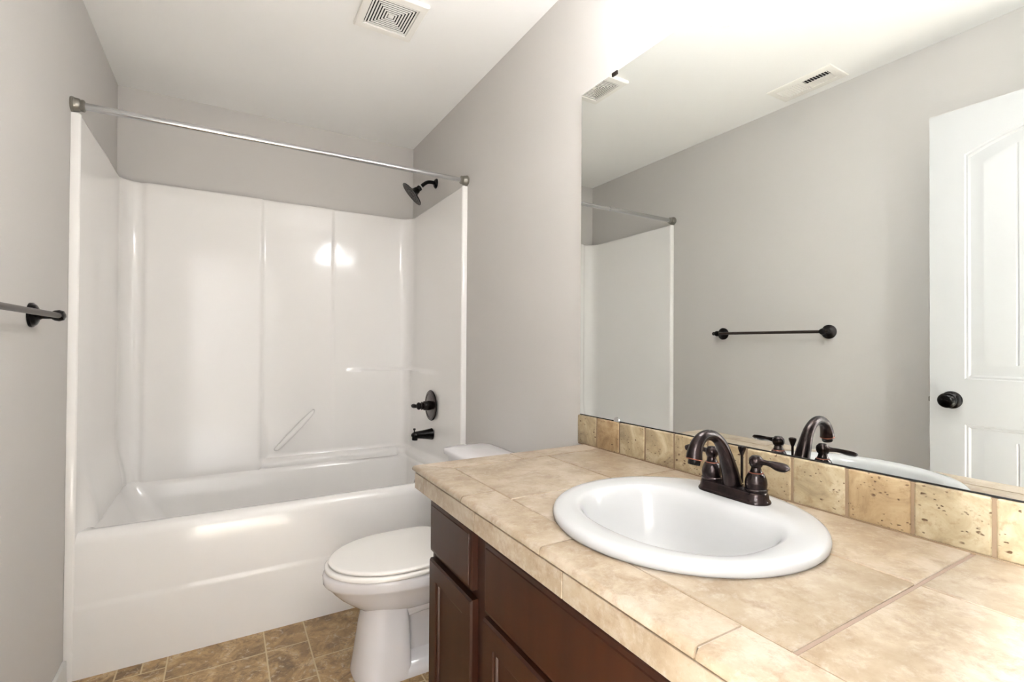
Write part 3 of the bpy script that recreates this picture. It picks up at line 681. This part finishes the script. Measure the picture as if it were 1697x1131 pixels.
# ------------------------------------------------------------------ mirror
MY0, MY1, MZ0, MZ1 = -2.985, -1.7605, .9467, 2.039
t = thing('wall_mirror', 'large frameless mirror on the wall above the backsplash', 'mirror', (0, -2.4, MZ0))
bm = B(); box(bm, (-.0055, MY0 + .0005, MZ0 + .0005), (-.0005, MY1 - .0005, MZ1 - .0005)); part('glass_body', bm, M_['glass_edge'], t, 0, 'greenish glass edge')
bm = B(); box(bm, (-.0062, MY0, MZ0), (-.0054, MY1, MZ1)); part('mirror_pane', bm, M_['mirror'], t, 0)
bm = B(); box(bm, (-.0078, MY0, MZ0 - .0018), (-.0005, MY1, MZ0 + .0008)); part('edge_reflection_strip', bm, M_['dark'], t, 0, 'thin dark strip painted in as the reflection at the bottom edge of the glass')  # black strip stands in for the dark reflection along the mirror's bottom edge
for y, z, up in ((-1.925, MZ1, 1), (-2.82, MZ1, 1), (-1.94, MZ0, -1)):
    bm = B()
    if up > 0: box(bm, (-.0085, y - .012, z - .010), (-.0062, y + .012, z + .0015), .002, 3, axes=(0,)); box(bm, (-.0085, y - .012, z + .0001), (-.0005, y + .012, z + .0018))
    else:
        lathe(bm, [(.011, 0), (.011, .002)], (-.0063, y, z + .001), (-1, 0, 0), 28)
    part('mirror_clip', bm, M_['chrome'] if up < 0 else M_['orb2'], t, 40)

# ------------------------------------------------------------------ vanity light
t = thing('vanity_light', 'two-lamp vanity light with glowing glass bell shades mounted above the mirror', 'light fixture', (0, -2.43, 2.24))
bm = B(); box(bm, (-.03, LAMP_Y[1] - .06, 2.20), (-.0005, LAMP_Y[0] + .06, 2.29), .012, 3); part('back_plate', bm, M_['orb'], t)
for y in LAMP_Y:
    bm = B(); tube(bm, [(-.025, y, 2.255), (-.07, y, 2.262), (-.105, y, 2.252), (LAMP_X, y, 2.236), (LAMP_X, y, 2.219)], [.008] * 5, n=16, k=4); lathe(bm, [(.0505, 0), (.0515, .004), (.047, .016), (.038, .028), (.026, .036), (.020, .050), (.010, .054)], (LAMP_X, y, 2.168), n=36, cap0=False); ar = part('arm', bm, M_['orb'], t)
    bm = B(); pr_ = [(.0785, 0), (.0765, .012), (.069, .035), (.058, .065), (.045, .092), (.030, .108), (.022, .112)]
    outr = lathe(bm, pr_, (LAMP_X, y, RIM_Z), n=44, cap0=False, cap1=False); inn = lathe(bm, [(a_ - .003, h) for a_, h in pr_], (LAMP_X, y, RIM_Z), n=44, mat=1, cap0=False, cap1=False)
    part('glass_shade', bm, [M_['shade'], M_['shade_in']], t, 60, 'glowing white glass shade')
    bm = B(); lathe(bm, [(.001, .0), (.018, .006), (.029, .022), (.0305, .038), (.024, .055), (.015, .075), (.013, .095)], (LAMP_X, y, RIM_Z + .018), n=28); bb = part('bulb', bm, M_['bulb'], t, 60)

# ------------------------------------------------------------------ fill lamp added in the unseen hall to brighten the bathroom
t = thing('added_hall_fill_lamp', 'round fill lamp added in the unseen hallway to brighten the room', 'added fill light', (-2.5, -3.335, H))
bm = B(); lathe(bm, [(.18, 0), (.18, .03), (.165, .035)], (-2.5, -3.335, H - .0005), (0, 0, -1), 40); part('fill_lamp_base', bm, M_['trim'], t)
bm = B(); lathe(bm, [(.165, .034), (.16, .06), (.13, .09), (.08, .108), (.001, .115)], (-2.5, -3.335, H), (0, 0, -1), 40, cap0=False); part('fill_diffuser', bm, M_['hall_fill'], t, 60)

# ------------------------------------------------------------------ towel bar
BXx, BZ = -1.462, 1.256
t = thing('towel_bar', 'dark bronze towel bar mounted on the left wall', 'towel bar', (-W, -1.515, BZ))
for y in (-1.213, -1.803):
    bm = B(); lathe(bm, [(.0345, 0), (.0345, .007), (.031, .009), (.029, .013), (.024, .016), (.014, .020), (.0105, .026), (.0105, .045), (.015, .052), (.0165, .062), (.013, .072), (.004, .076)], (-W + .0003, y, BZ), (1, 0, 0)); part('post', bm, M_['black'], t, 40)
bm = B(); lathe(bm, [(.0078, 0), (.0078, .641)], (BXx, -1.832, BZ), (0, 1, 0)); part('bar', bm, M_['barm'], t, 40, 'brown metal bar')
for y, s_ in ((-1.191, 1), (-1.832, -1)):
    bm = B(); lathe(bm, [(.0085, -.004), (.0102, -.002), (.0106, .002), (.0085, .005), (.003, .0065)], (BXx, y, BZ), (0, s_, 0)); part('finial', bm, M_['black'], t, 50)

# ------------------------------------------------------------------ ceiling fan grille
fx0, fx1, fy0, fy1 = -.6265, -.3985, -1.342, -1.098; fcx, fcy = (fx0 + fx1) / 2, (fy0 + fy1) / 2
t = thing('exhaust_fan', 'square white bathroom fan grille with concentric slots in the ceiling', 'vent', (fcx, fcy, H))
bm = B(); hx, hy = (fx1 - fx0) / 2, (fy1 - fy0) / 2
def sq(ax, ay, z): return [(fcx - ax, fcy - ay, z), (fcx + ax, fcy - ay, z), (fcx + ax, fcy + ay, z), (fcx - ax, fcy + ay, z)]
loft(bm, [sq(hx - .003, hy - .003, H), sq(hx, hy, H - .004), sq(hx, hy, H - .012), sq(hx - .004, hy - .004, H - .016), sq(hx - .027, hy - .033, H - .0165), sq(hx - .029, hy - .035, H - .0125), sq(hx - .029, hy - .035, H - .0005)]); part('cover_frame', bm, M_['grille'], t, 20)
bm = B(); k = 8; ax0, ay0 = hx - .030, hy - .036
for i in range(k):
    f = (k - i) / k; g = (k - i - .62) / k
    if i < k - 1: loft(bm, [sq(ax0 * f - .001, ay0 * f - .001, H - .0140), sq(ax0 * f - .0012, ay0 * f - .0012, H - .0155), sq(ax0 * g, ay0 * g, H - .0155), sq(ax0 * g - .0002, ay0 * g - .0002, H - .0140), sq(ax0 * f - .001, ay0 * f - .001, H - .0140)])
box(bm, (fcx - ax0 * .125, fcy - ay0 * .125, H - .0155), (fcx + ax0 * .125, fcy + ay0 * .125, H - .009), .001, 1)
part('louvers', bm, M_['grille'], t, 20)
bm = B(); box(bm, (fcx - hx + .02, fcy - hy + .02, H - .006), (fcx + hx - .02, fcy + hy - .02, H - .0006)); part('fan_shade_plate', bm, M_['dark'], t, 0, 'dark plate painted as the shade behind the slots')  # flat dark plate, its colour stands in for the shaded depth of the fan

# ------------------------------------------------------------------ supply register
rx0, rx1, ry0, ry1 = -1.469, -1.302, -1.917, -1.614
t = thing('ceiling_register', 'rectangular white louvred air register in the ceiling by the left wall', 'vent', ((rx0 + rx1) / 2, (ry0 + ry1) / 2, H))
bm = B(); ox0, ox1, oy0, oy1 = rx0 + .036, rx1 - .036, ry0 + .032, ry1 - .032
def rq(x0, x1, y0, y1, z): return [(x0, y0, z), (x1, y0, z), (x1, y1, z), (x0, y1, z)]
loft(bm, [rq(rx0, rx1, ry0, ry1, H), rq(rx0 + .002, rx1 - .002, ry0 + .002, ry1 - .002, H - .004), rq(rx0 + .012, rx1 - .012, ry0 + .012, ry1 - .012, H - .007), rq(ox0, ox1, oy0, oy1, H - .007), rq(ox0, ox1, oy0, oy1, H - .0005)]); part('faceplate', bm, M_['grille'], t, 20)
bm = B(); ym = (oy0 + oy1) / 2
for half in (0, 1):
    for i in range(9):
        yy = (oy0 if half == 0 else ym + .004) + (ym - oy0 - .004) * (i + .5) / 9
        tilt = -.0085 if half == 0 else .0042; h = .009
        a_ = [(ox0, yy - tilt * .5, H - .0015), (ox1, yy - tilt * .5, H - .0015), (ox1, yy + tilt * .5 + .0008, H - .0075), (ox0, yy + tilt * .5 + .0008, H - .0075)]
        b2_ = [(x, y + .0012, z) for x, y, z in a_]
        loft(bm, [a_, b2_], True, True, True)
box(bm, (ox0, oy0, H - .0030), (ox0 + .052, ym, H - .0020)); box(bm, (ox0, ym - .003, H - .0072), (ox1, ym + .003, H - .002)); box(bm, ((ox0 + ox1) / 2 - .002, oy0, H - .0068), ((ox0 + ox1) / 2 + .002, ym, H - .003))
part('louvers', bm, M_['grille'], t, 0)
bm = B(); box(bm, (ox0 - .004, oy0 - .004, H - .0014), (ox1 + .004, oy1 + .004, H - .0004)); part('duct_shade_plate', bm, M_['dark'], t, 0, 'dark plate painted as the shade behind the louvres')  # thin dark sheet in place of a duct, shade put into its colour
for y in (ry0 + .014, ry1 - .014):
    bm = B(); lathe(bm, [(.004, 0), (.0035, .0015), (.001, .002)], ((rx0 + rx1) / 2, y, H - .0065), (0, 0, -1), 14); part('screw', bm, M_['grille'], t)
bm = B(); box(bm, ((rx0 + rx1) / 2 - .003, ry1 - .036, H - .014), ((rx0 + rx1) / 2 + .003, ry1 - .028, H - .006), .001, 1); part('damper_lever', bm, M_['grille'], t)
